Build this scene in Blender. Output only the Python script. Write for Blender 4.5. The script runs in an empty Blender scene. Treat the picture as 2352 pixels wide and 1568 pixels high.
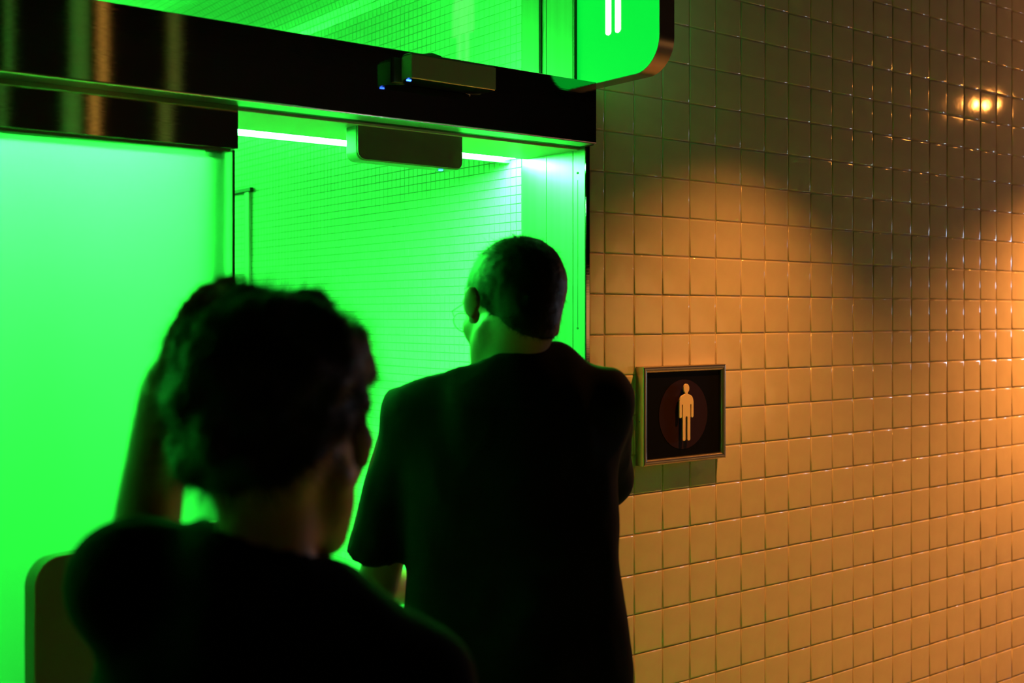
import bpy, bmesh, math, random
import numpy as np
from mathutils import Vector, Matrix, noise
R = math.radians
scene = bpy.context.scene
COL = scene.collection
random.seed(4)

# ------------------------------------------------------------------ camera
F, U0, V0 = 2677.0, 1176.0, 724.0           # focal length in pixels, principal column, horizon row
YAW = math.atan(3430 / 2677.0)              # angle between the optical axis and the facade
CZ = 1.5936
CAM = Vector((0.0, -2.3191, CZ))
OPT = Vector((math.cos(YAW), math.sin(YAW), 0))
RGT = Vector((math.sin(YAW), -math.cos(YAW), 0))
cam_d = bpy.data.cameras.new('camera')
cam = bpy.data.objects.new('camera', cam_d); COL.objects.link(cam)
cam.location = CAM
cam.rotation_euler = (R(90), 0, YAW - R(90))
cam_d.sensor_width = 36; cam_d.lens = F / 2352 * 36
cam_d.shift_y = (V0 - 784) / 2352
cam_d.dof.use_dof = True
cam_d.dof.focus_distance = 3.1
cam_d.dof.aperture_fstop = (cam_d.lens / 1000) / 0.013
cam_d.clip_start = 0.05
scene.camera = cam

# ------------------------------------------------------------------ world, lights, exposure
w = bpy.data.worlds.new('world'); scene.world = w; w.use_nodes = True
w.node_tree.nodes['Background'].inputs[0].default_value = (1, .62, .35, 1)
w.node_tree.nodes['Background'].inputs[1].default_value = 0.004
scene.view_settings.view_transform = 'Standard'
scene.view_settings.look = 'None'
scene.view_settings.exposure = 0
scene.view_settings.gamma = 1
scene.view_settings.use_curve_mapping = False

def spot(name, loc, aim, power, color, size, blend, rad):
    d = bpy.data.lights.new(name, 'SPOT'); d.energy = power; d.color = color
    d.spot_size = R(size); d.spot_blend = blend; d.shadow_soft_size = rad
    o = bpy.data.objects.new(name, d); COL.objects.link(o); o.location = loc
    o.rotation_euler = (Vector(aim) - Vector(loc)).to_track_quat('-Z', 'Y').to_euler()
    return o
def area(name, loc, aim, power, color, sx, sy):
    d = bpy.data.lights.new(name, 'AREA'); d.energy = power; d.color = color
    d.shape = 'RECTANGLE'; d.size = sx; d.size_y = sy
    o = bpy.data.objects.new(name, d); COL.objects.link(o); o.location = loc
    o.rotation_euler = (Vector(aim) - Vector(loc)).to_track_quat('-Z', 'Z').to_euler()
    return o
WARM = (1.0, .325, .055)
spot('downlight', (2.73, -.60, 2.65), (2.52, -.72, .20), 200, WARM, 98, 1, .02)
spot('downlight', (5.04, -.60, 2.57), (4.50, -.55, .10), 600, WARM, 108, 1, .02)
pl = bpy.data.lights.new('downlight_spill', 'POINT'); pl.energy = 9; pl.color = WARM; pl.shadow_soft_size = .02
po = bpy.data.objects.new('downlight_spill', pl); COL.objects.link(po); po.location = (5.04, -.60, 2.57)
area('cool_side_light', (8.3, -.95, 1.74), (3.4, -.1, 1.70), 20, (.62, .78, 1.0), .16, .80)  # unseen tall cool source, gives the glints on vertical tile edges
area('passage_fill_left', (-2.4, -3.6, 1.2), (.6, -.3, 1.3), 1.2, (1, .72, .36), 1.2, .9)
area('passage_fill', (7.4, -5.0, 1.25), (2.2, 0, 1.7), 6, (1, .45, .13), 1.8, .9)

# ------------------------------------------------------------------ materials
def mat(name, color=(.5, .5, .5), rough=.5, metal=0, emis=None, estr=0, spec=.5, aniso=0, coat=0,
        bump=0, bscale=50, stretch=None, vary=0, vscale=8, bdist=.002):
    m = bpy.data.materials.new(name); m.use_nodes = True
    nt = m.node_tree; b = nt.nodes['Principled BSDF']
    b.inputs['Base Color'].default_value = (*color, 1)
    b.inputs['Roughness'].default_value = rough
    b.inputs['Metallic'].default_value = metal
    b.inputs['Specular IOR Level'].default_value = spec
    b.inputs['Anisotropic'].default_value = aniso
    b.inputs['Coat Weight'].default_value = coat
    if emis: b.inputs['Emission Color'].default_value = (*emis, 1); b.inputs['Emission Strength'].default_value = estr
    if bump or vary:
        tc = nt.nodes.new('ShaderNodeTexCoord'); mp = nt.nodes.new('ShaderNodeMapping')
        nt.links.new(tc.outputs['Object'], mp.inputs[0])
        if stretch: mp.inputs['Scale'].default_value = stretch
    if bump:
        n = nt.nodes.new('ShaderNodeTexNoise'); n.inputs['Scale'].default_value = bscale; n.inputs['Detail'].default_value = 3
        nt.links.new(mp.outputs[0], n.inputs[0])
        bu = nt.nodes.new('ShaderNodeBump'); bu.inputs['Strength'].default_value = bump; bu.inputs['Distance'].default_value = bdist
        nt.links.new(n.outputs[0], bu.inputs['Height']); nt.links.new(bu.outputs[0], b.inputs['Normal'])
    if vary:
        n2 = nt.nodes.new('ShaderNodeTexNoise'); n2.inputs['Scale'].default_value = vscale; n2.inputs['Detail'].default_value = 4
        nt.links.new(mp.outputs[0], n2.inputs[0])
        mr = nt.nodes.new('ShaderNodeMapRange'); mr.inputs['From Min'].default_value = .3; mr.inputs['From Max'].default_value = .7
        mr.inputs['To Min'].default_value = 1 - vary; mr.inputs['To Max'].default_value = 1
        nt.links.new(n2.outputs[0], mr.inputs[0])
        mx = nt.nodes.new('ShaderNodeMix'); mx.data_type = 'RGBA'; mx.blend_type = 'MULTIPLY'; mx.inputs['Factor'].default_value = 1
        mx.inputs['A'].default_value = (*color, 1)
        nt.links.new(mr.outputs[0], mx.inputs['B']); nt.links.new(mx.outputs['Result'], b.inputs['Base Color'])
    return m
GREEN = (.024, 1.0, .056)
M = dict(
    wallroom=mat('grey_room_wall', (.13, .13, .125), .5),
    tile=mat('cream_glazed_tile', (.62, .56, .46), .10, coat=.0, spec=.5, bump=.25, bscale=9, bdist=.004, vary=.1, vscale=14),
    grout=mat('sand_grout', (.42, .34, .23), .9, bump=.3, bscale=220),
    mosaic=mat('white_mosaic', (.66, .66, .64), .22, vary=.08, vscale=20),
    mgrout=mat('mosaic_grout', (.28, .28, .27), .85),
    steel=mat('brushed_steel', (.36, .34, .31), .035, 1, bump=.10, bscale=10, stretch=(.25, .25, 55), bdist=.0004),
    steel_jamb=mat('brushed_jamb_steel', (.60, .60, .58), .34, 1, bump=.08, bscale=9, stretch=(12, 12, .3), bdist=.0006, vary=.12, vscale=4),
    edge=mat('bright_steel', (.62, .58, .54), .22, 1),
    dark=mat('black_rubber', (.012, .012, .012), .6),
    soffit=mat('painted_soffit', (.62, .62, .60), .35, vary=.1, vscale=5),
    plastic=mat('grey_sensor_plastic', (.16, .15, .13), .42, bump=.1, bscale=900),
    plasticlight=mat('light_sensor_plastic', (.36, .33, .28), .4),
    black=mat('black_gloss', (.003, .003, .003), .35, spec=.06),
    blue=mat('blue_led', (0, 0, .1), .4, emis=(.03, .13, 1), estr=9),
    led=mat('green_led', (.8, .8, .8), .5, emis=GREEN, estr=420),
    glassfill=mat('green_glass_fill', (.8, .8, .8), .5, emis=GREEN, estr=1300),
    headerfill=mat('green_header_fill', (.8, .8, .8), .5, emis=GREEN, estr=100),
    roomfill=mat('green_room_fill', (.8, .8, .8), .5, emis=GREEN, estr=75),
    signface=mat('green_sign_face', (.0, .05, .01), .35, emis=(.0015, .80, .045), estr=.97),
    signwhite=mat('white_sign_light', (.8, .8, .8), .5, emis=(.92, 1, .86), estr=1.35),
    steelrim=mat('dark_rim_steel', (.34, .30, .26), .28, 1),
    frame=mat('satin_aluminium', (.50, .45, .37), .3, 1),
    disc=mat('brown_disc', (.018, .005, .003), .5, spec=.15, bump=.15, bscale=12, stretch=(1, 1, 8)),
    ochre=mat('ochre_pictogram', (.78, .62, .40), .5),
    floor=mat('polished_floor', (.22, .20, .16), .25, vary=.15, vscale=3),
    wall_dark=mat('dark_wall', (.02, .018, .016), .6),
    shirt_a=mat('black_shirt', (.006, .006, .009), .9, spec=.08, bump=.3, bscale=700, bdist=.0008),
    shirt_b=mat('black_shirt_front', (.004, .004, .005), .9, spec=.05),
    trousers=mat('dark_trousers', (.015, .015, .02), .9),
    shoe=mat('dark_shoe', (.02, .02, .02), .5),
    skin_a=mat('skin_light', (.34, .19, .12), .5, bump=.15, bscale=160),
    skin_b=mat('skin_tan', (.22, .095, .045), .5),
    hair=mat('black_hair', (.007, .005, .004), .5, spec=.2),
    eye=mat('eye', (.6, .6, .6), .1),
    metalthin=mat('thin_metal', (.30, .30, .30), .25, 1),
    panel=mat('grey_metal_panel', (.10, .095, .075), .6, .0),
    paneledge=mat('grey_metal_edge', (.26, .21, .15), .6, 0),
    warmstrip=mat('warm_lamp', (.8, .8, .8), .5, emis=(1, .34, .05), estr=.9),
    dimgreen=mat('green_lamp', (.8, .8, .8), .5, emis=(0, .10, .006), estr=1),
    dimolive=mat('olive_lamp', (.8, .8, .8), .5, emis=(.13, .085, .006), estr=.5),
)
def glass_mats():
    m = bpy.data.materials.new('frosted_glass'); m.use_nodes = True; nt = m.node_tree; nt.nodes.clear()
    out = nt.nodes.new('ShaderNodeOutputMaterial'); tr = nt.nodes.new('ShaderNodeBsdfTranslucent'); gl = nt.nodes.new('ShaderNodeBsdfGlossy'); rf = nt.nodes.new('ShaderNodeBsdfRefraction')
    tr.inputs[0].default_value = (.40, .425, .41, 1); gl.inputs['Roughness'].default_value = .35; gl.inputs[0].default_value = (.8, .8, .8, 1)
    rf.inputs[0].default_value = (.40, .425, .41, 1); rf.inputs['Roughness'].default_value = .55; rf.inputs['IOR'].default_value = 1.3
    m1 = nt.nodes.new('ShaderNodeMixShader'); m1.inputs[0].default_value = .60
    nt.links.new(tr.outputs[0], m1.inputs[1]); nt.links.new(rf.outputs[0], m1.inputs[2])
    mx = nt.nodes.new('ShaderNodeMixShader'); mx.inputs[0].default_value = .03
    nt.links.new(m1.outputs[0], mx.inputs[1]); nt.links.new(gl.outputs[0], mx.inputs[2]); nt.links.new(mx.outputs[0], out.inputs[0])
    M['frost'] = m
    m = bpy.data.materials.new('clear_glass'); m.use_nodes = True; nt = m.node_tree; nt.nodes.clear()
    out = nt.nodes.new('ShaderNodeOutputMaterial'); tr = nt.nodes.new('ShaderNodeBsdfTransparent'); gl = nt.nodes.new('ShaderNodeBsdfGlossy')
    tr.inputs[0].default_value = (.95, .98, .96, 1); gl.inputs['Roughness'].default_value = .02
    mx = nt.nodes.new('ShaderNodeMixShader'); mx.inputs[0].default_value = .04
    nt.links.new(tr.outputs[0], mx.inputs[1]); nt.links.new(gl.outputs[0], mx.inputs[2]); nt.links.new(mx.outputs[0], out.inputs[0])
    M['glass'] = m
glass_mats()

# ------------------------------------------------------------------ mesh helpers
def link(name, me, m, parent=None, smooth=False):
    if m is not None:
        for x in (m if isinstance(m, (list, tuple)) else [m]): me.materials.append(x)
    o = bpy.data.objects.new(name, me); COL.objects.link(o)
    if parent is not None: o.parent = parent
    if smooth: me.polygons.foreach_set('use_smooth', [True] * len(me.polygons))
    return o
def tag(o, label=None, cat=None, group=None, kind=None):
    for k, v in (('label', label), ('category', cat), ('group', group), ('kind', kind)):
        if v: o[k] = v
    return o
def empty(name, loc, rz=0):
    o = bpy.data.objects.new(name, None); COL.objects.link(o); o.location = loc; o.rotation_euler = (0, 0, rz)
    o.empty_display_size = .05
    return o
def bmobj(name, bm, m, parent=None, smooth=False):
    me = bpy.data.meshes.new(name); bmesh.ops.recalc_face_normals(bm, faces=bm.faces); bm.to_mesh(me); bm.free()
    return link(name, me, m, parent, smooth)
def local(parent, x, y, z):
    return (x, y, z)
def box(name, lo, hi, m, parent=None, bev=0, seg=2, org=None):
    """box from lo to hi in world axes; parts are given relative to their parent's origin by org"""
    bm = bmesh.new(); bmesh.ops.create_cube(bm, size=1)
    o = Vector(org) if org else Vector((0, 0, 0))
    lo = Vector(lo) - o; hi = Vector(hi) - o
    for v in bm.verts: v.co = Vector(((lo[i] + hi[i]) / 2 + v.co[i] * (hi[i] - lo[i])) for i in range(3))
    if bev: bmesh.ops.bevel(bm, geom=bm.edges[:], offset=bev, segments=seg, affect='EDGES', profile=.5)
    return bmobj(name, bm, m, parent, False)
def prism(name, pts, axis, a, b, m, parent=None, org=(0, 0, 0), bev=0, seg=2, smooth=False):
    """outline pts (2D) extruded along axis from a to b"""
    bm = bmesh.new(); o = Vector(org)
    def P(p, t):
        v = {'x': (t, p[0], p[1]), 'y': (p[0], t, p[1]), 'z': (p[0], p[1], t)}[axis]
        return Vector(v) - o
    lo = [bm.verts.new(P(p, a)) for p in pts]; hi = [bm.verts.new(P(p, b)) for p in pts]
    f1 = bm.faces.new(lo); f2 = bm.faces.new(hi)
    n = len(pts)
    for i in range(n): bm.faces.new((lo[i], lo[(i + 1) % n], hi[(i + 1) % n], hi[i]))
    bmesh.ops.recalc_face_normals(bm, faces=bm.faces)
    if bev:
        ed = [e for e in bm.edges if e in f1.edges[:] or e in f2.edges[:]]
        bmesh.ops.bevel(bm, geom=ed, offset=bev, segments=seg, affect='EDGES', profile=.5)
    o_ = bmobj(name, bm, m, parent)
    if smooth: shade_auto(o_, 35)
    return o_
def shade_auto(o, deg):
    me = o.data; me.polygons.foreach_set('use_smooth', [True] * len(me.polygons))
    me.set_sharp_from_angle(angle=R(deg))
    wn = o.modifiers.new('weighted_normal', 'WEIGHTED_NORMAL'); wn.keep_sharp = True; wn.weight = 100
def arc(cx, cy, r, a0, a1, n=8):
    return [(cx + r * math.cos(R(a0 + (a1 - a0) * i / n)), cy + r * math.sin(R(a0 + (a1 - a0) * i / n))) for i in range(n + 1)]
def tube(name, pts, rad, m, parent=None, sides=8, org=(0, 0, 0)):
    bm = bmesh.new(); rings = []
    P = [Vector(p) - Vector(org) for p in pts]
    for i, p in enumerate(P):
        t = (P[min(i + 1, len(P) - 1)] - P[max(i - 1, 0)]).normalized()
        a = t.orthogonal().normalized() if i == 0 else (rings_a - t * rings_a.dot(t)).normalized()
        rings_a = a; b = t.cross(a)
        r = rad[i] if isinstance(rad, (list, tuple)) else rad
        rings.append([bm.verts.new(p + (a * math.cos(2 * math.pi * k / sides) + b * math.sin(2 * math.pi * k / sides)) * r) for k in range(sides)])
    for i in range(len(rings) - 1):
        for k in range(sides): bm.faces.new((rings[i][k], rings[i][(k + 1) % sides], rings[i + 1][(k + 1) % sides], rings[i + 1][k]))
    bm.faces.new(rings[0]); bm.faces.new(rings[-1])
    return bmobj(name, bm, m, parent, True)

# ------------------------------------------------------------------ setting: floor, far walls, ceiling
XJ = 2.055                                                     # plane of the right jamb and of the mosaic wall behind it
tag(box('floor', (-3, -6.2, -.1), (8.6, 5.2, 0), M['floor']), kind='structure')
tag(box('wall_back', (-3, -6.2, 0), (8.6, -6.05, 3.7), M['wall_dark']), kind='structure')
tag(box('wall_left', (-3.15, -6.2, 0), (-3, .1, 3.7), M['wall_dark']), kind='structure')
tag(box('wall_far', (8.6, -6.2, 0), (8.75, .1, 3.7), M['wall_dark']), kind='structure')
tag(box('ceiling_outer', (-3.15, -6.2, 3.7), (8.75, .1, 3.8), M['wall_dark']), kind='structure')

# ------------------------------------------------------------------ tiled wall right of the doorway
PT = .11
X0 = 2.126
wall_r = tag(box('wall_right', (XJ + .014, .0021, 0), (8.6, .16, 3.7), M['grout']), kind='structure')
def tile_rings(wd, ht, dep, r):
    prof = [(0, dep), (0, r), (.3 * r, .3 * r), (r, 0), (2.6 * r, -.0002)]
    return prof
def tile_geo(x0, z0, x1, z1, dep=.0045, r=.0028, tx=0, tz=0, off=0, joint=.0013):
    """pillow-edged tile; front face at y = off; returns verts, quads"""
    vs, fs = [], []
    prof = [(0, dep), (0, r), (.3 * r, .3 * r), (r, 0), (1.9 * r, -.00012)]
    cx, cz = (x0 + x1) / 2, (z0 + z1) / 2
    for ins, y in prof:
        for sx, sz in ((x0 + joint + ins, z0 + joint + ins), (x1 - joint - ins, z0 + joint + ins), (x1 - joint - ins, z1 - joint - ins), (x0 + joint + ins, z1 - joint - ins)):
            vs.append((sx, y + off + (sx - cx) * tx + (sz - cz) * tz, sz))
    for k in range(len(prof) - 1):
        for i in range(4):
            a, b = k * 4 + i, k * 4 + (i + 1) % 4
            fs.append((a, b, b + 4, a + 4))
    k = (len(prof) - 1) * 4
    fs.append((k, k + 1, k + 2, k + 3))
    return vs, fs
def project(p):
    d = Vector(p) - CAM; t = d.dot(OPT)
    return U0 + F * d.dot(RGT) / t, V0 - F * d.z / t, t
tiles = []
for n in range(-1, 58):
    for k in range(0, 33):
        x0 = max(X0 + PT * n, XJ + .0155); x1 = X0 + PT * (n + 1)
        u, v, t = project(((x0 + x1) / 2, 0, PT * (k + .5)))
        vis = -20 < v < 1588 and u < 2375 and not (v > 850 and u < 1420) and not (u < 1550 and v < 190)
        tiles.append((vis, (x1 - x0) / t / t, n, k, x0, x1))
tiles.sort(key=lambda q: (-q[0], -q[1]))
variants = []
for i in range(14):
    vs, fs = tile_geo(-PT / 2, -PT / 2, PT / 2, PT / 2, tx=random.gauss(0, .0035), tz=random.gauss(0, .005), off=random.uniform(-.0004, .0006))
    me = bpy.data.meshes.new('tile'); me.from_pydata(vs, [], fs); me.materials.append(M['tile'])
    me.polygons.foreach_set('use_smooth', [True] * len(me.polygons)); variants.append(me)
AV, AF = [], []
full = 0
for vis, _, n, k, x0, x1 in tiles:
    cx, cz = (x0 + x1) / 2, PT * (k + .5)
    if vis and full < 300:
        full += 1
        if x1 - x0 > PT * .99:
            me = random.choice(variants)
        else:
            vs, fs = tile_geo(x0 - cx, -PT / 2, x1 - cx, PT / 2, tz=random.gauss(0, .004))
            me = bpy.data.meshes.new('tile'); me.from_pydata(vs, [], fs); me.materials.append(M['tile'])
            me.polygons.foreach_set('use_smooth', [True] * len(me.polygons))
        o = bpy.data.objects.new('tile', me); COL.objects.link(o); o.parent = wall_r; o.location = (cx, 0, cz)
    else:
        vs, fs = tile_geo(x0, PT * k, x1, PT * (k + 1), tx=random.gauss(0, .0035), tz=random.gauss(0, .005), off=random.uniform(-.0004, .0006))
        b = len(AV); AV += vs; AF += [tuple(b + i for i in f) for f in fs]
me = bpy.data.meshes.new('tile_field'); me.from_pydata(AV, [], AF)
tag(link('tile_field', me, M['tile'], wall_r, True), kind='stuff')

# facade wall left of the door opening
tag(box('wall_facade', (-3, -.02, 0), (-1.3, .16, 3.7), M['wall_dark']), kind='structure')
tag(box('wall_above', (-1.3, .0, 2.95), (XJ + .014, .33, 3.7), M['wall_dark']), kind='structure')

# ------------------------------------------------------------------ mosaic room behind the door
PM = .0255
MZ1 = 2.60                                                     # wall tiles stop here and curve into the ceiling
CR = .30                                                       # radius of that curve
wall_m = tag(box('wall_inside', (XJ + .0020, .268, 0), (XJ + .012, 5.0, MZ1 + .002), M['mgrout']), kind='structure')
def mosaic_piece(hw, hh, dep=.0026, r=.0005):
    """small tile whose front looks along -x, centred on the origin in y and z"""
    vs, fs = [], []
    for ins, x in ((0, dep), (0, r), (r, 0)):
        for sy, sz in ((-hw + ins, -hh + ins), (hw - ins, -hh + ins), (hw - ins, hh - ins), (-hw + ins, hh - ins)): vs.append((x, sy, sz))
    for k in range(2):
        for i in range(4):
            a, b = k * 4 + i, k * 4 + (i + 1) % 4; fs.append((a, a + 4, b + 4, b))
    fs.append((11, 10, 9, 8))
    return vs, fs
hs = PM / 2 - .0011
mv, mf = mosaic_piece(hs, hs)
me_m = bpy.data.meshes.new('mosaic_tile'); me_m.from_pydata(mv, [], mf); me_m.materials.append(M['mosaic'])
cand = []
ny = int((5.0 - .27) / PM)
for i in range(ny):
    for k in range(0, int(MZ1 / PM)):
        y = .27 + PM * (i + .5); z = PM * (k + .5) + (MZ1 - int(MZ1 / PM) * PM)
        u, v, t = project((XJ, y, z))
        soff = 342 + (u - 900) * .083
        vis = u > 560 and 0 < v < 1300 and not (v > soff - 330 + 0 and v < soff) or False
        if u > 545 and v < 1300 and v > 0:
            top = 110 + (u - 900) * .165; low = 345 + (u - 900) * .085
            vis = v < top or v > low
            if v > 560 and 1060 < u < 1300: vis = False
        else: vis = False
        cand.append((vis, 1 / t, y, z, i, k))
cand.sort(key=lambda q: (-q[0], -q[1]))
mva = np.array(mv); VB, FB = [], []
rng = np.random.default_rng(3)
for j, (vis, _, y, z, i, k) in enumerate(cand):
    if vis and j < 300:
        o = bpy.data.objects.new('mosaic_tile', me_m); COL.objects.link(o); o.parent = wall_m; o.location = (XJ, y, z)
        o.rotation_euler = (0, random.gauss(0, .003), random.gauss(0, .004))
    elif z > .6 or y < 2.6:
        tl = rng.normal(0, .004, 2)
        q = mva.copy(); q[:, 0] += q[:, 1] * tl[0] + q[:, 2] * tl[1]
        VB.append(q + np.array((XJ, y, z))); FB.append(None)
# cove and ceiling pieces
def cove_frame(s):
    """s metres along the section above MZ1: returns x, z, and rotation about y"""
    L = CR * math.pi / 2
    if s < L:
        a = s / CR
        return XJ - CR + CR * math.cos(a), MZ1 + CR * math.sin(a), a
    return XJ - CR - (s - L), MZ1 + CR, math.pi / 2
ns = int(3.6 / PM)
for k in range(ns):
    x, z, a = cove_frame(PM * (k + .5))
    ca, sa = math.cos(a), math.sin(a)
    for i in range(ny):
        y = .34 + PM * (i + .5)
        if y > 5: break
        if x < .3 and y > 3.5: continue
        tl = rng.normal(0, .004, 2)
        q = mva.copy(); q[:, 0] += q[:, 1] * tl[0] + q[:, 2] * tl[1]
        rx = q[:, 0] * ca - q[:, 2] * sa; rz = q[:, 0] * sa + q[:, 2] * ca
        VB.append(np.stack([rx + x, q[:, 1] + y, rz + z], 1)); FB.append(1)
def stack_pieces(name, blocks, m, parent):
    V = np.concatenate(blocks); nb = len(blocks); nv = len(mv)
    f = np.array([list(t) for t in mf]); Fq = (f[None] + (np.arange(nb) * nv)[:, None, None]).reshape(-1, 4)
    me = bpy.data.meshes.new(name); me.vertices.add(len(V)); me.vertices.foreach_set('co', V.astype(np.float32).ravel())
    me.loops.add(Fq.size); me.loops.foreach_set('vertex_index', Fq.ravel().astype(np.int32))
    me.polygons.add(len(Fq)); me.polygons.foreach_set('loop_start', np.arange(0, Fq.size, 4, dtype=np.int32))
    me.polygons.foreach_set('use_smooth', [False] * len(me.polygons)); me.update(calc_edges=True)
    return tag(link(name, me, m, parent), kind='stuff')
stack_pieces('mosaic_field', [b for b, f_ in zip(VB, FB) if f_ is None], M['mosaic'], wall_m)
# backing of the cove and ceiling
bm = bmesh.new(); prev = None
for s in [i * CR * math.pi / 2 / 12 for i in range(13)] + [4.2]:
    x, z, a = cove_frame(s); ox, oz = .0016 * math.cos(a), .0016 * math.sin(a)
    cur = [bm.verts.new((x + ox, y, z + oz)) for y in (.33, 5.0)] + [bm.verts.new((x + ox * 5, y, z + oz * 5)) for y in (5.0, .33)]
    if prev:
        for i in range(4): bm.faces.new((prev[i], prev[(i + 1) % 4], cur[(i + 1) % 4], cur[i]))
    prev = cur
ceil = tag(bmobj('ceiling', bm, M['mgrout']), kind='structure')
stack_pieces('mosaic_field', [b for b, f_ in zip(VB, FB) if f_], M['mosaic'], ceil)
tag(box('wall_end', (-1.9, 5.0, 0), (XJ + .02, 5.1, 3.0), M['wallroom']), kind='structure')
tag(box('wall_light_block', (-1.8, .80, 0), (.93, .86, 2.25), M['wall_dark']), kind='structure')  # unseen screen added to keep room light off the lower frosted glass
tag(box('wall_side', (-1.9, .33, 0), (-1.8, 5.0, 3.0), M['wallroom']), kind='structure')
# thin frame of an opening far along the mosaic wall
tr = empty('trim_1', (XJ, 2.02, 0)); tag(tr, kind='structure')
box('frame_upright', (XJ - .012, 2.015, 0), (XJ - .001, 2.055, 2.09), M['soffit'], tr, .002, org=(XJ, 2.02, 0))
box('frame_head', (XJ - .016, 1.995, 2.09), (XJ - .001, 3.1, 2.106), M['dark'], tr, .002, org=(XJ, 2.02, 0))

# ------------------------------------------------------------------ doorway: jamb, header, soffit
jb = empty('trim_2', (XJ, 0, 0)); tag(jb, kind='structure')
for y0, y1 in ((.0, .0470), (.0488, .1595), (.1607, .268)):
    box('reveal_panel', (XJ, y0, 0), (XJ + .012, y1, 2.95), M['steel_jamb'], jb, .0007, 1, org=(XJ, 0, 0))
box('jamb_edge', (XJ + .0006, -.004, 0), (XJ + .0145, .004, 2.05), M['steel'], jb, .0012, 2, org=(XJ, 0, 0))
box('jamb_backing', (XJ + .0125, .0041, 0), (XJ + .0138, .268, 2.95), M['dark'], jb, org=(XJ, 0, 0))
for z in (1.974, 1.559):
    s = prism('screw', arc(.0285, z, .0032, 0, 330, 11), 'x', XJ - .0012, XJ + .001, M['dark'], jb, org=(XJ, 0, 0))
box('slot', (XJ - .0004, .0275, 1.56), (XJ + .001, .0292, 1.955), M['dark'], jb, org=(XJ, 0, 0))
box('transom_gasket', (XJ - .004, .180, 2.19), (XJ + .001, .188, 2.95), M['dark'], jb, org=(XJ, 0, 0))

hd = empty('trim_3', (0.4, .17, 2.05)); tag(hd, kind='structure'); ho = (0.4, .17, 2.05)
box('header_soffit', (-1.3, .022, 2.034), (XJ, .254, 2.175), M['soffit'], hd, .001, 1, org=ho)
box('header_lip', (-1.3, .3225, 2.030), (XJ, .336, 2.175), M['soffit'], hd, .001, 1, org=ho)
box('track_recess', (-1.3, -.036, 2.100), (XJ, .022, 2.175), M['dark'], hd, org=ho)
box('track_rail', (-1.3, -.0375, 2.040), (XJ - .002, .0215, 2.0995), M['dark'], hd, org=ho)
st = empty('led_strip_light', (1.25, .29, 2.05)); tag(st, 'long glowing white-green light strip recessed in the door soffit', 'light')
box('diffuser', (-1.25, .262, 2.036), (2.028, .318, 2.044), M['led'], st, org=(1.25, .29, 2.05))
box('channel', (-1.28, .256, 2.044), (2.045, .3215, 2.052), M['soffit'], st, org=(1.25, .29, 2.05))
s3 = empty('led_strip_light', (-.15, .08, 2.03)); tag(s3, 'unseen green fill strip added close behind the frosted sliding glass to brighten its top', 'light')  # added glow, hidden by the rail, makes the glass brighter towards its top
box('diffuser', (-1.25, .068, 2.0265), (.945, .090, 2.0300), M['glassfill'], s3, org=(-.15, .08, 2.03))
box('channel', (-1.25, .062, 2.0302), (.95, .096, 2.0338), M['soffit'], s3, org=(-.15, .08, 2.03))
up = empty('header_fill_light', (.4, .27, 2.18)); tag(up, 'unseen green fill strip added on top of the door header to brighten the mosaic above', 'light')  # added uplight out of view behind the beam, brightens cove and ceiling
box('diffuser', (-1.25, .235, 2.1765), (2.02, .275, 2.182), M['headerfill'], up, org=(.4, .27, 2.18))
rl = empty('room_fill_light', (.6, 4.2, 2.85)); tag(rl, 'unseen green fill panel added on the ceiling deep in the room to brighten the mosaic wall', 'light')  # added fill panel outside the view, lifts the deeper mosaic wall
box('diffuser', (-.3, 3.5, 2.855), (1.55, 4.8, 2.875), M['roomfill'], rl, org=(.6, 4.2, 2.85))

# transom pane above the header
tp = empty('window_1', (.4, .184, 2.56)); tag(tp, kind='structure')
box('pane', (-1.3, .181, 2.19), (XJ - .004, .187, 2.95), M['glass'], tp, org=(.4, .184, 2.56))

# beam (sliding door operator housing)
BX1 = 2.006
bo = (.35, -.07, 2.11)
beam = empty('door_header_beam', bo)
tube('glint_strip', [(-1.3, -.0985, 2.0345), (BX1 - .001, -.0985, 2.0345)], .0026, M['edge'], beam, 12, org=bo); tag(beam, 'wide dark brushed steel beam housing the sliding door drive across the doorway', 'door header')  # bright bar added so the lower beam edge catches a warm glint
fr = box('front_plate', (-1.3, -.1, 2.033), (BX1, -.0965, 2.1895), M['steel'], beam, .0011, 3, org=bo); shade_auto(fr, 60)
box('bottom_lip', (-1.3, -.0964, 2.0331), (BX1 - .001, -.039, 2.0362), M['steel_jamb'], beam, org=bo)
box('end_cap', (BX1 - .0035, -.0963, 2.0364), (BX1 - .0005, -.0385, 2.189), M['steel'], beam, org=bo)
box('top_plate', (-1.3, -.0963, 2.1865), (BX1 - .004, -.039, 2.1893), M['steel'], beam, org=bo)

# sliding door leaf, pushed open to the left
do = (.3, -.02, 0)
door = empty('door_1', do); tag(door, kind='structure')
rl_ = box('top_rail', (-1.25, -.0365, 1.9425), (1.0525, -.003, 2.0335), M['steel'], door, .0008, 2, org=do)
gp = box('glass_panel', (-1.25, -.024, .012), (1.0455, -.016, 1.9425), [M['frost'], M['glass']], door, org=do)
for p in gp.data.polygons: p.material_index = 0 if p.normal.y < -.5 else 1
box('edge_seal', (1.0455, -.0245, .012), (1.0505, -.0155, 1.9415), M['dark'], door, org=do)
box('rail_gasket', (-1.25, -.0285, 1.9365), (1.040, -.0115, 1.9423), M['plastic'], door, org=do)
prism('rail_bolt', arc(-.02, 2.0 - .012, .006, 0, 330, 9), 'x', 1.0526, 1.0555, M['steelrim'], door, org=do, bev=.0008, seg=1)
# fixed post behind the frosted glass
tag(box('trim_4', (.988, -.012, 0), (1.034, .035, 2.034), M['dark'], None, .002), kind='structure')

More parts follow.
